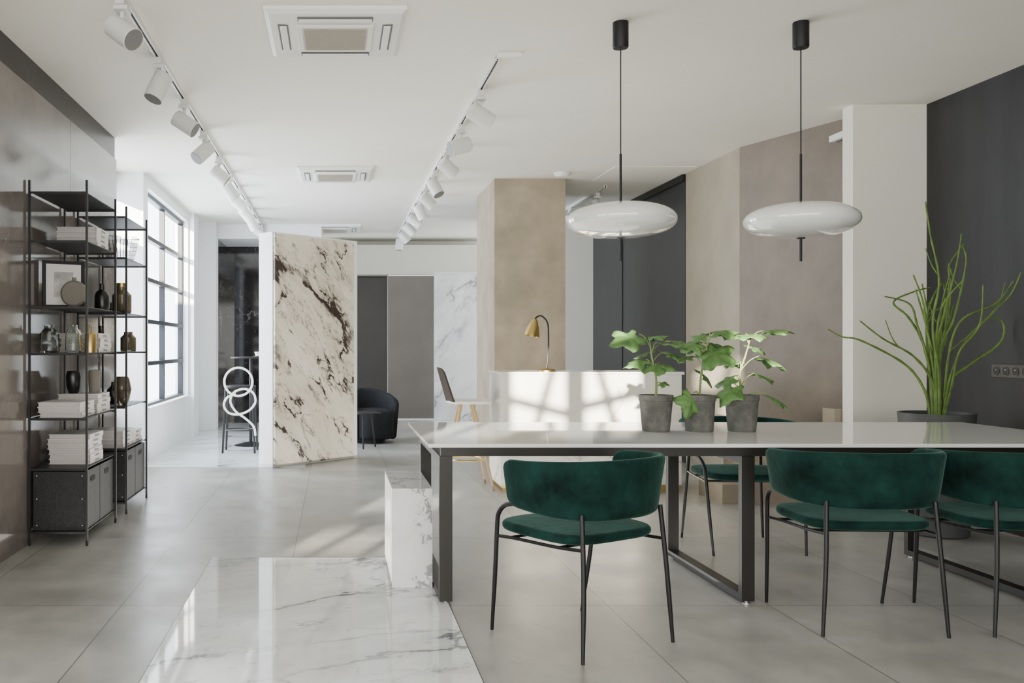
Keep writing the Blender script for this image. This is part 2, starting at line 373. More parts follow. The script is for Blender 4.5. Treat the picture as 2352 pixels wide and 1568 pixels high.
# ------------------------------------------------------------ TABLE
e=thing('dining_table','long polished white stone table on black steel frames','table',(2.07,4.775,0))
x0,x1,ya,yb=-1.64,1.65,-.595,.595
MB().box((x0,ya,.732),(x1,yb,.75)).obj('tabletop',M_table,e,smooth=False,bevel=.003)
for y in (ya+.02,yb-.06): MB().box((x0+.06,y,.69),(x1-.06,y+.04,.7315)).obj('apron_rail',M_table_blk,e,smooth=False,bevel=.002)
fx=[-1.555,-.15,1.21]
f0=None
for x in fx:
    if f0 is None:
        mb=MB(); w=.03; a,b=-.565,.40
        mb.box((-w,a,.014),(w,a+.035,.689)); mb.box((-w,b-.035,.014),(w,b,.689)); mb.box((-w,a+.035,.014),(w,b-.035,.045)); mb.box((-w,a+.035,.655),(w,b-.035,.689))
        f0=mb.obj('leg_frame',M_table_blk,e,smooth=False,loc=(x,0,0))
        for y in (a+.02,b-.02): MB().lathe([(.017,0),(.017,.006),(.008,.007),(.008,.014)],seg=12).obj('levelling_foot',M_rivet,f0,loc=(0,y,0))
    else:
        n=dup(f0,e); n.location=(x,0,0)

# ------------------------------------------------------------ CHAIRS
def build_chair(label):
    e=thing('dining_chair',label,'chair',group='green velvet dining chairs')
    MB().arcshell(.318,.268,R(108),lambda a:.522+.035*(a/R(108))**2,lambda a:.762-.02*(a/R(108))**2,.0175,flare=.14,rc=.05).obj('backrest',M_velvet,e,ang=60)
    MB().cushion((0,.02,0),.262,.245,.428,.468,.019,4,48,crown=.008).obj('seat',M_velvet,e,ang=60)
    for sx in(-1,1):
        p=[(sx*.265,.24,0),(sx*.278,.205,.25),(sx*.288,.18,.46),(sx*.292,.165,.51),(sx*.298,.125,.545),(sx*.308,.07,.562),(sx*.314,.01,.57)]
        sp=smooth_path(p,6); MB().tube(sp,[.007+.0027*min(1,q.z/.2) for q in sp],10).obj('leg',M_blk,e)
    for sx in(-1,1):
        p=[(sx*.255,-.265,0),(sx*.235,-.25,.3),(sx*.222,-.228,.555)]
        sp=smooth_path(p,6); MB().tube(sp,[.007+.0027*min(1,q.z/.2) for q in sp],10).obj('leg',M_blk,e)
    mb=MB()
    for sx in(-1,1): mb.tube(smooth_path([(sx*.284,.185,.41),(sx*.265,.1,.412),(sx*.24,-.1,.412),(sx*.228,-.24,.42)],5),.007,8)
    mb.tube(smooth_path([(-.265,.12,.412),(0,.13,.412),(.265,.12,.412)],4),.0065,8); mb.tube([(-.24,-.12,.412),(.24,-.12,.412)],.0065,8)
    mb.obj('seat_frame',M_blk,e)
    return e
CL='green velvet dining chair with black legs, '
ch=build_chair(CL+'turned slightly beside the table'); ch.location=(1.015,3.77,0); ch.rotation_euler=(0,0,R(31))
dup_at(ch,(2.28,4.0,0),R(-2),CL+'tucked under the table')
dup_at(ch,(2.975,4.0,0),R(0),CL+'tucked under the table')
dup_at(ch,(2.43,5.42,0),R(180),CL+'across the table')

# ------------------------------------------------------------ MARBLE BLOCK
e=thing('marble_plinth','low polished white marble block with grey veins beside the table','plinth',(.38,4.81,.008))
MB().box((-.10,-.34,0),(.10,.30,.49)).obj('block_body',M_marble,e,smooth=False,bevel=.0015)

# ------------------------------------------------------------ COUNTER
e=thing('reception_counter','white veined marble counter with brass plinth strip','counter',(2.1,7.72,0))
MB().box((-.74,-.27,.06),(.75,.27,.965)).obj('counter_body',M_counter,e,smooth=False,bevel=.002)
MB().box((-.75,-.28,.966),(.77,.28,.99)).obj('countertop',M_counter,e,smooth=False,bevel=.002)
MB().box((-.72,-.25,0),(.74,.25,.059)).obj('kick_plate',M_brass,e,smooth=False)

e=thing('table_lamp','brass dome desk lamp with curved black stem on the counter','lamp',(1.78,7.62,.99))
MB().lathe([(.0,0),(.075,0),(.075,.008),(.06,.016),(.02,.022),(.01,.03),(.0,.03)],seg=32).obj('lamp_base',M_brass,e)
MB().tube(smooth_path([(0,0,.028),(.012,0,.15),(.014,0,.34),(.0,0,.42),(-.045,0,.465),(-.085,0,.455),(-.10,0,.43)],8),.0065,8).obj('lamp_stem',M_blk,e)
MM=Matrix.Translation((-.10,0,.432))@Matrix.Rotation(R(12),4,'Y')
MB().lathe([(.0,.01),(.018,.005),(.03,-.02),(.05,-.07),(.064,-.125),(.066,-.14),(.062,-.139),(.048,-.07),(.026,-.022),(.0,-.005)],seg=32,M=MM).obj('lamp_shade',M_brass,e)

# ------------------------------------------------------------ PENDANTS
def pend(loc):
    e=thing('pendant_lamp','white opal glass disc pendant with black rod and canopy','lamp',loc,group='disc pendants above the table')
    MB().lathe([(0,0),(.041,0),(.042,-.01),(.042,-.135),(.039,-.142),(.008,-.143),(0,-.143)]).obj('canopy',M_blkmat,e)
    MB().tube([(0,0,-.142),(0,0,-.72)],.0035,8).obj('cord',M_blkmat,e)
    MB().tube([(0,0,-.72),(0,0,-1.0)],.0065,10).obj('rod',M_blkmat,e)
    prof=[]
    for k in range(25):
        a=math.pi/2-math.pi*k/24
        prof.append((.292*abs(math.cos(a))**.84,-1.083+.095*math.copysign(abs(math.sin(a))**.97,math.sin(a))))
    MB().lathe(prof,seg=64).obj('lamp_shade',M_glasswhite,e,ang=80)
    MB().lathe([(0,-1.175),(.022,-1.175),(.022,-1.182),(.007,-1.184),(.007,-1.305),(0,-1.306)],seg=20).obj('lower_rod',M_blkmat,e)
    return e
p=pend((1.56,4.95,CZ)); dup_at(p,(2.545,4.95,CZ))

# ------------------------------------------------------------ FIG PLANTS
def leaf(mb,base,d,size,tilt=0,roll=0):
    d=Vector(d).normalized(); up=Vector((0,0,1)); side=d.cross(up)
    side=side.normalized() if side.length>.05 else Vector((1,0,0)); nrm=side.cross(d).normalized()
    Mr=Matrix.Rotation(roll,3,d); side=Mr@side; nrm=Mr@nrm
    K=48; base=Vector(base); outl=[]; ph=random.uniform(-.15,.15); asp=random.uniform(.85,1.05); cu=random.uniform(.6,1.5)
    for k in range(K):
        a=-math.pi+2*math.pi*k/K
        r=.5*(.76+.19*math.cos(5*a+ph)*(1 if abs(a)<2.3 else .4)+.14*math.cos(a))
        if abs(a)>2.7: r*=.6
        r*=1+.045*math.sin(15*a+ph*9)
        outl.append((a,r*size))
    def P(a,r):
        x=r*math.cos(a)+size*.24; y=r*math.sin(a)*asp
        z=-.5*cu*(x-size*.3)**2/size-.7*cu*y*y/size-.022*size*math.cos(5*a+ph)*(r/size)*-2.2+.03*size*math.sin(7*a+ph*20)*(r/size)*2
        return base+d*x+side*y+nrm*z
    vs=[P(0,0)]; rings=(.25,.5,.75,1)
    for f in rings: vs+=[P(a,r*f) for a,r in outl]
    fs=[(0,1+k,1+(k+1)%K) for k in range(K)]
    for i in range(3):
        o=1+i*K
        fs+=[(o+k,o+K+k,o+K+(k+1)%K,o+(k+1)%K) for k in range(K)]
    mb.add(vs,fs)
def fig(loc,label,trunk,leaves,rt=.088,s=433.):
    e=thing('potted_fig',label,'potted plant',loc,group='potted fig plants on the table')
    h=.193
    MB().lathe([(0,0),(.066,0),(.070,.005),(rt-.004,h-.03),(rt,h-.028),(rt,h),(rt-.009,h),(rt-.013,h-.02),(0,h-.02)],seg=40).obj('pot',M_pot,e)
    MB().lathe([(0,h-.019),(rt-.013,h-.019),(rt*.5,h-.008),(0,h-.004)],seg=24).obj('soil',M_soil,e)
    tp=smooth_path([(x,y,h-.01+z) for x,y,z in trunk],6)
    sm=MB().tube(tp,[.007-.004*i/len(tp) for i in range(len(tp))],7); fm=MB()
    for dx,dz,dy,size,droop in leaves:
        q=Vector((dx,dy,h+dz)); size*=1.2
        att=min(tp,key=lambda t:abs(t.z-(h+max(dz-.05,dz*.55))))
        out=(q-att); hd=Vector((out.x,out.y,0)); hd=hd.normalized() if hd.length>.01 else Vector((.3,-1,0)).normalized()
        d=(hd+Vector((0,0,droop))).normalized(); b=q-d*size*.3
        midp=(att+b)/2+Vector((0,0,.015))
        sm.tube(smooth_path([att,midp,b],5),.0025,6)
        leaf(fm,b,d,size,roll=random.uniform(-.5,.5)+(.4 if d.x>0 else -.4))
    sm.obj('stem',M_stem,e); fo=fm.obj('foliage',M_leaf,e,ang=180)
    so=fo.modifiers.new('thick','SOLIDIFY'); so.thickness=.0007
    return e
fig((1.70,4.8,.75),'fig seedling with broad lobed leaves in a cement pot',[(0,0,0),(.0,0,.1),(-.02,0,.2),(-.03,0,.27)],
 [(-.155,.30,-.03,.19,-.35),(-.06,.29,.06,.15,0),(.05,.27,-.05,.17,-.2),(.145,.275,.02,.17,-.15),(-.10,.175,.0,.14,-.3),(-.01,.15,-.06,.15,-.35),(.06,.16,.03,.13,-.2),(.0,.31,0,.12,.1),(-.03,.22,.08,.14,-.1),(.03,.06,-.02,.06,-.1),(.10,.22,.05,.12,-.1)])
fig((1.93,4.8,.75),'fig seedling with a low drooping leaf in a cement pot',[(0,0,0),(.01,0,.12),(.03,0,.24),(.06,0,.32)],
 [(.12,.34,0,.17,.1),(.065,.215,-.05,.20,-.45),(-.02,.27,.03,.15,-.1),(-.07,-.035,-.07,.16,-1.6),(.05,.10,.05,.13,-.2),(-.05,.265,-.03,.13,-.3),(.1,.27,.05,.13,0),(-.04,.2,.07,.12,0),(.02,.31,.03,.11,.1)],.083)
fig((2.155,4.8,.75),'tall fig seedling with lobed leaves in a cement pot',[(0,0,0),(-.01,0,.12),(.02,0,.22),(.05,0,.33)],
 [(.04,.32,-.03,.16,-.1),(.175,.345,0,.17,.1),(.135,.185,-.03,.16,-.4),(-.09,.015,-.05,.17,-.9),(.12,.10,.03,.14,-.3),(.165,-.025,-.05,.17,-.6),(-.04,.32,.04,.14,.1),(-.06,.08,.04,.13,-.4),(.09,.25,.06,.12,0),(-.03,.17,.03,.11,-.2)],.086)

# ------------------------------------------------------------ TALL SUCCULENT
e=thing('potted_succulent','tall branching green stem succulent in a round grey planter','potted plant',(3.85,5.8,0))
MB().lathe([(0,0),(.17,0),(.18,.01),(.212,.73),(.216,.775),(.2,.775),(.195,.745),(0,.745)],seg=48).obj('planter',M_planter,e)
MB().lathe([(0,.746),(.194,.746),(.1,.752),(0,.752)],seg=32).obj('soil',M_soil,e)
ST=[[(2150,950),(2140,850),(2125,740),(2130,640),(2108,540),(2090,465)],
[(2155,950),(2150,800),(2170,700),(2195,600),(2205,530)],
[(2160,950),(2165,850),(2190,760),(2205,650),(2200,600),(2240,548)],
[(2165,950),(2180,860),(2200,780),(2260,710),(2295,670),(2315,622)],
[(2165,950),(2190,870),(2255,830),(2300,780),(2308,735),(2275,722),(2230,760),(2190,800)],
[(2145,950),(2135,890),(2075,830),(2000,775),(1960,765),(1928,747)],
[(2148,950),(2128,870),(2060,810),(2010,770),(1955,730)],
[(2150,950),(2135,830),(2115,740),(2095,690),(2040,672)],
[(2155,950),(2160,850),(2150,760),(2160,690),(2195,640),(2215,680),(2160,720)],
[(2152,950),(2140,880),(2130,790),(2110,690),(2085,625)],
[(2150,950),(2145,850),(2145,760),(2120,655)],
[(2162,950),(2175,870),(2190,800),(2215,740),(2215,650)],
[(2158,950),(2162,800),(2190,720),(2215,600),(2207,560)],
[(2156,950),(2150,880),(2130,780),(2100,720),(2070,685),(2120,660),(2160,650)],
[(2149,950),(2130,800),(2140,700),(2180,640)],
[(2158,950),(2160,820),(2175,740),(2180,640)],
[(2154,950),(2152,870),(2145,800),(2158,720),(2150,640)],
[(2163,950),(2172,820),(2195,730),(2270,690),(2305,640)],
[(2156,950),(2158,860),(2172,790),(2168,700),(2192,610)],
[(2160,950),(2168,860),(2182,780),(2205,700),(2212,640)],
[(2153,950),(2148,880),(2138,820),(2118,760),(2108,700)]]
mb=MB()
for i,s_ in enumerate(ST):
    dy=((i*37)%11-5)/50.; n=len(s_)
    pts=[(min(.44,(x-2152)*(1.0 if z<800 else .75)/359.+random.uniform(-.008,.008)),dy*(.35+k/n*1.6),.747+(950-z)/359.) for k,(x,z) in enumerate(s_)]
    sp=smooth_path(pts,8); m_=len(sp)
    mb.tube(sp,[(.0098-.0058*k/m_)*(1+.14*math.sin(k*1.9)) for k in range(m_)],7)
    if i%3==0 and m_>20:
        q=sp[int(m_*.62)]; dx=.07*(1 if i%2 else -1)
        if q.x+dx<.42: mb.tube(smooth_path([q,q+Vector((dx*.5,.01,.06)),q+Vector((dx,.02,.17))],6),[.005-.0002*k for k in range(13)],6)
mb.obj('stem',M_cactus,e)

# ------------------------------------------------------------ SHELVING
LV=[.086,.466,.768,1.16,1.44,1.837,2.13]
def shelf_unit(loc,dy,label):
    e=thing('shelving_unit',label,'shelf',loc,group='black steel shelving')
    w=.345; p0=None
    for x in(0,w):
        for y in(0,dy):
            if p0 is None: p0=MB().box((-.0065,-.0065,0),(.0065,.0065,2.2)).obj('post',M_blk,e,smooth=False,loc=(x,y,0))
            else: q=dup(p0,e); q.location=(x,y,0)
    s0=None
    for z in LV:
        if s0 is None:
            mb=MB().box((.007,-.012,-.005),(w-.007,dy+.012,0))
            mb.box((.007,-.012,-.014),(w-.007,-.009,-.005)); mb.box((.007,dy+.009,-.014),(w-.007,dy+.012,-.005))
            s0=mb.obj('shelf',M_blk,e,smooth=False,loc=(0,0,z))
        else: q=dup(s0,e); q.location=(0,0,z)
    return e
SX=-1.84
shelf_unit((SX,5.45,0),.71,'open black steel shelving unit with thin posts')
shelf_unit((SX,6.48,0),.69,'open black steel shelving unit holding vases and boxes')
def bin_(loc):
    e=thing('storage_box','black woven storage box with slotted handle and steel rivets','box',loc,group='black storage boxes on the bottom shelves')
    MB().box((0,0,0),(.315,.33,.012)).box((0,0,.012),(.315,.012,.355)).box((0,.318,.012),(.315,.33,.355)).box((0,.012,.012),(.012,.318,.355)).box((.303,.012,.012),(.315,.318,.355)).obj('box_body',M_bin,e,smooth=False)
    pr=[]
    for k in range(20):
        a=2*math.pi*k/20; cy=.035*(1 if math.cos(a)>0 else -1)
        pr.append((cy+.016*math.cos(a),.295+.016*math.sin(a)))
    MB().rings([[(.3155,.165+y,z) for y,z in pr],[(.3175,.165+y,z) for y,z in pr]]).obj('handle_slot',M_handle,e)
    r0=None
    for x in(.02,.295):
        for z in(.03,.19,.33):
            if r0 is None: r0=MB().lathe([(.0045,0),(.0045,.002),(.002,.004),(0,.004)],seg=10).obj('rivet',M_rivet,e,loc=(x,0,z),rot=(R(90),0,0))
            else: q=dup(r0,e); q.location=(x,0,z)
    return e
b0=bin_((-1.825,5.475,.087))
for y in (5.815,6.505,6.845): dup_at(b0,(-1.825,y,.087))
tx=bpy.data.curves.new('lettering','FONT'); tx.body='Collections'; tx.size=.024; tx.extrude=.0002; tx.align_x='CENTER'; tx.align_y='CENTER'
to=bpy.data.objects.new('tmp',tx); COL.objects.link(to); bpy.context.view_layer.update()
tme=bpy.data.meshes.new_from_object(to.evaluated_get(bpy.context.evaluated_depsgraph_get())); bpy.data.objects.remove(to); tme.materials.clear(); tme.materials.append(M_ink)
BH=.031
def book(loc):
    e=thing('book','white hardcover book lying flat in a stack','book',loc)
    MB().box((-.13,-.15,0),(.1255,.15,.0025)).box((-.13,-.15,BH-.0035),(.1255,.15,BH-.001)).box((.1255,-.15,0),(.13,.15,BH-.001)).obj('cover',M_cover,e,smooth=False)
    MB().box((-.125,-.145,.003),(.122,.145,BH-.004)).obj('pages',M_pages,e,smooth=False)
    t=bpy.data.objects.new('spine_lettering',tme); COL.objects.link(t); t.parent=e; t.location=(.1303,0,BH/2); t.rotation_euler=(R(90),0,R(90))
    return e
bk=None
for (x,y,z,n,g) in ((-1.665,5.62,.768,3,'books stacked on a middle shelf'),(-1.655,5.97,.768,4,'books stacked on a middle shelf'),(-1.655,5.78,.466,6,'books stacked above the storage boxes'),
        (-1.66,6.68,.466,4,'books stacked above the storage boxes'),(-1.66,7.0,.466,3,'books stacked above the storage boxes'),(-1.65,5.92,1.837,4,'books stacked on a high shelf'),(-1.65,5.98,1.16,4,'books stacked beside a watering can')):
    for i in range(n):
        jx=random.uniform(-.006,.006); jr=random.uniform(-.03,.03)
        L_=(x+jx,y,z+.0008+i*BH)
        if bk is None: bk=book(L_); o=bk
        else: o=dup_at(bk,L_)
        o.rotation_euler=(0,0,jr); o['group']=g
def lathe_thing(name,label,cat,part,prof,m,loc,sx=1,sy=1,extra=None):
    e=thing(name,label,cat,loc); MB().lathe(prof,seg=28,sx=sx,sy=sy).obj(part,m,e)
    if extra: extra(e)
    return e
def jar(loc,r,h,m,label,lid=None):
    def ex(e):
        if lid: MB().lathe([(0,h+.001),(r*.55,h+.001),(r*.55,h+.03),(0,h+.03)],seg=24).obj('lid',lid,e)
    return lathe_thing('glass_jar',label,'jar','jar_body',[(0,0),(r*.95,0),(r,.01),(r,h*.7),(r*.55,h*.88),(r*.55,h),(r*.5,h),(r*.5,h*.87),(r*.94,h*.68),(r*.94,.012),(0,.01)],m,loc,extra=ex)
jar((-1.755,5.56,1.161),.055,.17,M_glass,'clear glass jar on the shelf')
jar((-1.62,5.60,1.161),.048,.17,M_glass,'clear glass bottle jar with narrow neck')
jar((-1.56,6.62,1.441),.07,.19,M_smoke,'smoked glass jar with brass lid',M_brass)
jar((-1.60,7.0,1.161),.06,.15,M_smoke,'smoked glass jar on the shelf')
e=thing('watering_can','small brass watering can with loop handle','watering can',(-1.54,5.70,1.161))
MB().lathe([(0,0),(.036,0),(.036,.115),(.033,.12),(.03,.118),(.032,.01),(0,.008)],seg=28).obj('can_body',M_brass,e)
MB().tube(smooth_path([(-.03,-.0,.02),(-.06,0,.06),(-.065,0,.13),(-.085,0,.15)],5),.005,8).obj('spout',M_brass,e)
MB().tube(smooth_path([(0,-.033,.10),(0,-.025,.155),(0,.0,.175),(0,.025,.155),(0,.033,.10)],5),.0035,8).obj('handle',M_brass,e)
e=thing('disc_vase','round flat grey ceramic vase','vase',(-1.62,5.62,1.441))
MM=Matrix.Translation((0,0,.085))@Matrix.Rotation(R(90),4,'X')
MB().lathe([(0,-.022),(.07,-.022),(.082,-.012),(.082,.012),(.07,.022),(0,.022)],seg=36,M=MM).lathe([(.012,.16),(.014,.185),(.010,.185),(.010,.17)],seg=16).box((-.03,-.018,0),(.03,.018,.006)).obj('vase_body',M_cer_grey,e)
lathe_thing('bottle_vase','black ceramic bottle shaped vase','vase','vase_body',[(0,0),(.045,0),(.05,.02),(.05,.09),(.04,.12),(.018,.135),(.016,.17),(.02,.175),(.0,.17)],M_cer_black,(-1.55,6.02,1.441))
lathe_thing('vase','black faceted ceramic vase on a book stack','vase','vase_body',[(0,0),(.03,0),(.045,.04),(.05,.11),(.04,.145),(.034,.145),(.0,.12)],M_cer_black,(-1.72,5.95,.893))
lathe_thing('vase','tall dark ceramic vase on a book stack','vase','vase_body',[(0,0),(.035,0),(.038,.06),(.04,.13),(.036,.15),(.03,.15),(.0,.13)],M_cer_grey,(-1.59,5.98,.893))
lathe_thing('vase','smoky grey glass vase with tapered body','vase','vase_body',[(0,0),(.035,0),(.055,.04),(.07,.12),(.055,.19),(.045,.21),(.04,.21),(.05,.18),(.062,.12),(.0,.012)],M_smoke,(-1.56,6.62,.769))
lathe_thing('vase','dark brown bottle vase on the shelf','vase','vase_body',[(0,0),(.05,0),(.055,.03),(.05,.1),(.02,.13),(.018,.16),(.0,.16)],M_cer_black,(-1.70,6.95,.769))
lathe_thing('vase','low round grey ceramic bowl vase','vase','vase_body',[(0,0),(.04,0),(.075,.04),(.07,.085),(.05,.095),(.045,.09),(.0,.03)],M_cer_grey,(-1.68,6.95,1.441))
lathe_thing('vase','slim black ceramic vase on the shelf','vase','vase_body',[(0,0),(.03,0),(.032,.1),(.018,.15),(.02,.19),(.0,.18)],M_cer_black,(-1.72,6.66,1.161))
e=thing('picture_frame','black framed print standing on the shelf','picture frame',(-1.72,5.74,1.441),R(28))
MB().box((-.13,0,0),(.13,.02,.02)).box((-.13,0,.28),(.13,.02,.30)).box((-.13,0,.02),(-.11,.02,.28)).box((.11,0,.02),(.13,.02,.28)).obj('frame',M_blkmat,e,smooth=False)
MB().box((-.109,.008,.021),(.109,.012,.279)).obj('mat_board',M_cover,e,smooth=False)
MB().box((-.06,.0065,.07),(.06,.0075,.23)).obj('print',M_pic,e,smooth=False)
e=thing('wire_basket','black wire basket with flared sides','basket',(-1.65,6.95,1.842))
mb=MB()
def sq(h,z): return [(-h,-h,z),(h,-h,z),(h,h,z),(-h,h,z)]
for k in range(7):
    z=.19*k/6; hh=.08+.04*k/6; mb.tube(sq(hh,z),.0016 if k<6 else .003,4,closed=True)
for k in range(9):
    t=-1+2*k/8
    for (ax) in ((t,-1),(t,1),(-1,t),(1,t)): mb.tube([(ax[0]*.08,ax[1]*.08,0),(ax[0]*.12,ax[1]*.12,.19)],.0014,4)
    mb.tube([(t*.08,-.08,0),(t*.08,.08,0)],.0014,4)
mb.obj('wire_cage',M_blk,e)

# ------------------------------------------------------------ CEILING FIXTURES
def track(loc,length):
    e=thing('lighting_track','white and black ceiling lighting track','lighting track',loc)
    pr=[(-.018,0),(-.018,-.03),(-.007,-.03),(-.007,-.004),(.007,-.004),(.007,-.03),(.018,-.03),(.018,0)]
    MB().rings([[(x,0,z) for x,z in pr],[(x,length,z) for x,z in pr]]).obj('track_rail',M_track,e,smooth=False)
    MB().box((-.0068,0.002,-.022),(.0068,length-.002,-.0042)).obj('track_channel',M_blkmat,e,smooth=False)
track((-1.07,3.6,CZ),9.6); track((.99,5.55,CZ),8.9); track((2.97,9.95,CZ),2.0)
def spot(loc):
    e=thing('track_spotlight','white cylindrical spotlight hanging from ceiling track','spotlight',loc,group='white track spotlights')
    MB().box((-.022,-.06,-.04),(.022,.06,0)).box((-.035,-.045,-.06),(.035,.045,-.04)).obj('adapter',M_light,e,smooth=False)
    MB().lathe([(0,-.0605),(.012,-.0605),(.012,-.105),(0,-.105)],seg=16).obj('bracket',M_light,e)
    h=MB().lathe([(0,.078),(.054,.078),(.059,.072),(.060,.0),(.060,-.092),(.056,-.095),(.052,-.092),(.050,-.065),(0,-.065)],seg=36).obj('lamp_head',M_light,e,loc=(0,0,-.16))
    MB().lathe([(0,-.064),(.047,-.064),(.047,-.06)],seg=28).obj('lens',M_lens,h)
    MB().lathe([(.0515,-.093),(.0545,-.0955),(.0515,-.0955)],seg=28).obj('front_ring',M_inner,h)
    return e
sp0=spot((0,0,0)); first=True
def put(x,y,d,z=CZ-.031):
    global first
    if first: o=sp0; first=False
    else: o=dup(sp0)
    o.location=(x,y,z)
    for c in o.children:
        if c.name.startswith('lamp_head'):
            c.rotation_euler=Vector((0,0,-1)).rotation_difference(Vector(d).normalized()).to_euler()
T1=[(4.55,(.75,-.45,-.62)),(5.5,(-.35,-.25,-.9)),(6.42,(.75,-.1,-.5)),(7.36,(-.55,-.45,-.65)),(8.34,(.7,.1,-.55)),(9.2,(.5,.3,-.75)),(10.0,(.7,.2,-.6)),(10.8,(.6,.2,-.7)),(11.6,(.4,.2,-.8)),(12.4,(.7,.2,-.6)),(13.1,(.4,.2,-.8))]
for y,d in T1: put(-1.07,y,d)
T2=[(6.2,(.8,.2,-.45)),(7.15,(-.8,-.2,-.25)),(8.0,(.7,.3,-.55)),(9.0,(.35,-.3,-.75)),(9.8,(.7,.2,-.6)),(10.6,(.4,.2,-.8)),(11.4,(.8,.1,-.5)),(12.2,(.6,.1,-.6)),(13.1,(.6,0,-.7)),(14.0,(-.1,0,-1))]
for y,d in T2: put(.99,y,d)
put(2.97,10.3,(.35,-.25,-.9)); put(2.97,11.4,(.3,.1,-1))
e=thing('track_feed','white track power feed box on the ceiling','power feed',(1.03,5.5,CZ))
MB().box((-.05,-.05,-.028),(.10,-.015,0)).obj('feed_housing',M_plastic,e,smooth=False,bevel=.004)
MB().tube(smooth_path([(-.04,-.03,-.02),(-.055,.0,-.03),(-.04,.05,-.02)],5),.004,6).obj('cable',M_plastic,e)
e=thing('smoke_detector','round white smoke detector on the ceiling','smoke detector',(2.32,9.25,CZ))
MB().lathe([(0,0),(.085,0),(.085,-.015),(.06,-.04),(0,-.045)],seg=32).obj('detector_body',M_plastic,e)
def ac(loc):
    e=thing('air_conditioner','white square ceiling cassette air conditioner with beige grille','air conditioner',loc,group='ceiling air conditioners')
    mb=MB()
    def ring(h,z): return [(-h,-h,z),(h,-h,z),(h,h,z),(-h,h,z)]
    mb.rings([ring(.375,0),ring(.375,-.018),(ring(.35,-.034)),ring(.2,-.04)]).obj('housing',M_plastic,e,smooth=False)
    mb=MB(); mb.rings([ring(.215,-.0405),ring(.205,-.052),ring(.18,-.052),ring(.175,-.046)],cap=True).obj('centre_frame',M_plastic,e,smooth=False)
    mb=MB().box((-.172,-.172,-.0525),(.172,.172,-.0465))
    for k in range(24):
        y=-.165+.33*k/23; mb.box((-.17,y-.002,-.056),(.17,y+.002,-.0525))
    mb.obj('grille',M_grille,e,smooth=False)
    v=None
    for k in range(4):
        if v is None:
            v=MB().box((-.2,-.31,-.0425),(.2,-.255,-.0365)).obj('vent',M_vent,e,smooth=False)
            MB().box((-.195,-.30,-.050),(.195,-.262,-.0427)).obj('flap',M_plastic,v,smooth=False,bevel=.003)
        else: n=dup(v,e); n.rotation_euler=(0,0,k*math.pi/2)
    return e
a=ac((0,5.08,CZ)); dup_at(a,(0,9.25,CZ)); dup_at(a,(0,13.5,CZ))

e=thing('socket_strip','dark bronze strip of four round wall sockets','socket',(4.329,5.79,1.04))
MB().box((-.012,-.17,-.043),(0,.17,.043)).obj('plate',M_sockplate,e,smooth=False,bevel=.003)
s0=None
for k in range(4):
    y=.125-.083*k
    if s0 is None:
        MM=Matrix.Rotation(R(-90),4,'Y')
        s0=MB().lathe([(0,.0125),(.029,.0125),(.031,.0165),(.028,.0165),(.026,.0135),(0,.0135)],seg=24,M=MM).obj('socket',M_sockring,e,loc=(0,y,0))
        MB().lathe([(0,.0137),(.0255,.0137),(.0255,.0142),(0,.0142)],seg=24,M=MM).obj('socket_face',M_dkslot,s0)
        MB().lathe([(0,.0143),(.004,.0143),(.004,.0153),(0,.0153)],seg=10,M=Matrix.Translation((0,0,.008))@MM).obj('earth_pin',M_rivet,s0)
    else: n=dup(s0,e); n.location=(0,y,0)
e=thing('wall_sensor','small white wall sensor box near the ceiling','sensor',(3.93,7.0,2.80))
MB().box((-.05,-.12,0),(-.01,.12,.05)).obj('sensor_body',M_plastic,e,smooth=False,bevel=.004)

# ------------------------------------------------------------ BACK FURNITURE
e=thing('ring_bar_chair','black bar chair with looping white tube back','chair',(-1.08,10.3,.004))
for sx in(-1,1):
    for sy in(-1,1): MB().tube([(sx*.18,sy*.17,0),(sx*.15,sy*.13,.72)],.012,8).obj('leg',M_blk,e)
MB().lathe([(0,.721),(.175,.721),(.18,.735),(.175,.752),(0,.756)],seg=32).obj('seat',M_blkmat,e)
MB().tube([(.165*math.cos(2*math.pi*k/32),.165*math.sin(2*math.pi*k/32),.25) for k in range(32)],.007,6,closed=True).obj('foot_ring',M_blk,e)
mb=MB()
mb.tube([(.157*math.cos(2*math.pi*k/40),-.2,.80+.157*math.sin(2*math.pi*k/40)) for k in range(40)],.0125,8,closed=True)
mb.tube(smooth_path([(-.03,-.2,.665),(-.13,-.2,.62),(-.16,-.2,.53),(-.10,-.2,.45),(.02,-.2,.44),(.13,-.2,.49),(.19,-.2,.58),(.16,-.2,.68),(.06,-.2,.72),(-.05,-.2,.68),(-.09,-.2,.58),(-.03,-.2,.47),(.08,-.2,.39),(.17,-.2,.30),(.19,-.2,.20)],7),.0125,8)
mb.obj('backrest',M_offwhite,e)
e=thing('bar_table','tall round black bar table on pedestal base','table',(-1.02,10.95,.004))
MB().lathe([(0,1.05),(.24,1.05),(.245,1.06),(.24,1.07),(0,1.07)],seg=40).obj('tabletop',M_blkmat,e)
MB().lathe([(0,.04),(.02,.04),(.02,1.049),(0,1.049)],seg=16).obj('pedestal',M_blk,e)
pr=[(0,0)]
for k in range(5): pr+=[(.2-.03*k,.008*k),(.2-.03*k,.008*k+.006),(.2-.03*k-.02,.008*k+.008)]
pr.append((0,.04)); MB().lathe(pr,seg=36).obj('table_base',M_blkmat,e)
e=thing('coffee_cup','white coffee cup on saucer on the bar table','cup',(-.93,10.88,1.0745))
MB().lathe([(0,0),(.04,.002),(.065,.01),(.0,.006)],seg=24).obj('saucer',M_plastic,e)
MB().lathe([(0,.008),(.025,.008),(.04,.05),(.042,.06),(.036,.06),(.022,.015),(0,.012)],seg=24).obj('cup_body',M_plastic,e)
e=thing('bar_stool','bar stool with walnut back and pale splayed legs','stool',(1.12,7.75,0),R(-90))
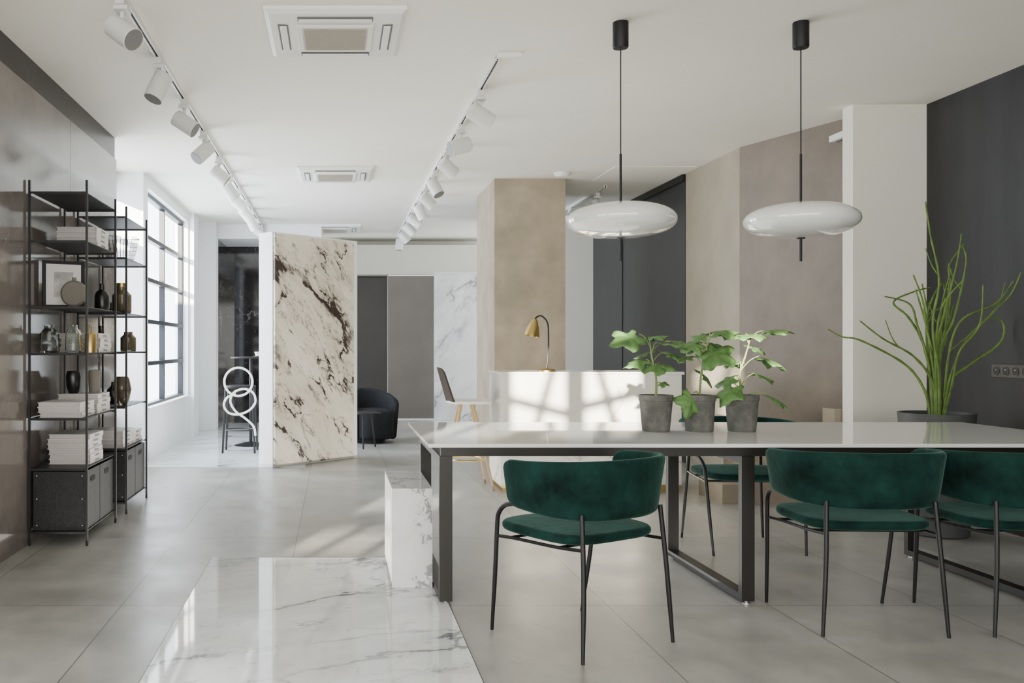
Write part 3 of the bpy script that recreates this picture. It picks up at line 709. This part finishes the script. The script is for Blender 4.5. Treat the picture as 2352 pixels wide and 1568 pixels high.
for sx in(-1,1):
    for sy in(-1,1): MB().tube([(sx*.22,sy*.2,0),(sx*.06,sy*.05,.715)],[.009,.014],8).obj('leg',M_wood_gold,e)
MB().tube([(.165*math.cos(2*math.pi*k/36),.155*math.sin(2*math.pi*k/36),.24) for k in range(36)],.008,8,closed=True).obj('foot_ring',M_brass,e)
MB().cushion((0,.02,0),.2,.19,.716,.745,.013,3.5,36).obj('seat',M_offwhite,e)
rr=[]
for k in range(9):
    x=-.19+.38*k/8; cv=.035*(x/.19)**2
    rr.append([(x,-.17+cv,.735),(x,-.155+cv,.735),(x*.96,-.235+cv,1.02-.04*(x/.19)**4),(x*.96,-.25+cv,1.02-.04*(x/.19)**4)])
MB().rings(rr).obj('backrest',M_walnut,e)
e=thing('lounge_chair','dark charcoal fabric barrel lounge chair','armchair',(.45,11.35,0),R(205))
MB().arcshell(.29,.29,R(115),lambda a:.03,lambda a:.67-.17*(abs(a)/R(115))**2,.045,flare=.08,ex=.9,ey=.9).obj('backrest',M_fabric,e,ang=60)
MB().cushion((0,.04,0),.24,.25,.05,.41,.05,3,40,crown=.02).obj('seat_cushion',M_fabric,e,ang=60)
MB().lathe([(0,0),(.18,0),(.18,.049),(0,.049)],seg=28).obj('swivel_base',M_blkmat,e)
e=thing('side_table','low round black side table with three legs','side table',(.33,10.72,0))
MB().lathe([(0,.405),(.2,.405),(.205,.413),(.2,.42),(0,.42)],seg=36).obj('tabletop',M_blkmat,e)
for k in range(3):
    a=2*math.pi*k/3+.5; MB().tube([(.17*math.cos(a),.17*math.sin(a),0),(.11*math.cos(a),.11*math.sin(a),.404)],.01,8).obj('leg',M_blk,e)

# ------------------------------------------------------------ LIGHT
w=bpy.data.worlds.new('sky'); bpy.context.scene.world=w; w.use_nodes=True
bg=w.node_tree.nodes['Background']; bg.inputs[0].default_value=(.88,.94,1,1); bg.inputs[1].default_value=9
def area(name,loc,rot,sx,sy,power,col):
    l=bpy.data.lights.new(name,'AREA'); l.shape='RECTANGLE'; l.size=sx; l.size_y=sy; l.energy=power; l.color=col
    o=bpy.data.objects.new(name,l); COL.objects.link(o); o.location=loc; o.rotation_euler=rot; return o
area('added_front_fill',(-.6,-2.9,1.5),(R(102),0,0),9,2.4,460,(1,.97,.92))  # added soft fill indoors, standing in for daylight from behind
area('daylight_side_window',(-2.25,10.7,1.7),(R(92),0,R(-90)),2.4,2.2,170,(.74,.86,1))
area('daylight_side_window_near',(-2.4,8.45,1.7),(R(90),0,R(-90)),1.3,2.0,65,(.78,.88,1))
area('added_left_fill',(-5.7,.5,1.6),(R(95),0,R(-90)),5,2.2,240,(.88,.94,1))  # added fill in the unseen left bay; its wall has no window
area('added_ceiling_uplight',(.4,7.5,.03),(R(180),0,0),4.2,6,115,(1,.96,.89))  # added uplight brightening the ceiling, in place of light off the floor
s=bpy.data.lights.new('sun','SUN'); s.energy=44; s.angle=R(.45); s.color=(1,.92,.77)
so=bpy.data.objects.new('sun',s); COL.objects.link(so)
so.rotation_euler=Vector((0,0,-1)).rotation_difference(Vector((.35,1,-.15)).normalized()).to_euler()

# ------------------------------------------------------------ CAMERA
cam=bpy.data.cameras.new('camera'); co=bpy.data.objects.new('camera',cam); COL.objects.link(co)
co.location=(0,0,1.2); co.rotation_euler=(R(90),0,0)
cam.sensor_width=36; cam.lens=2080/2352*36; cam.shift_x=(1176-770)/2352; cam.shift_y=(795-784)/2352
cam.clip_start=.05
bpy.context.scene.camera=co
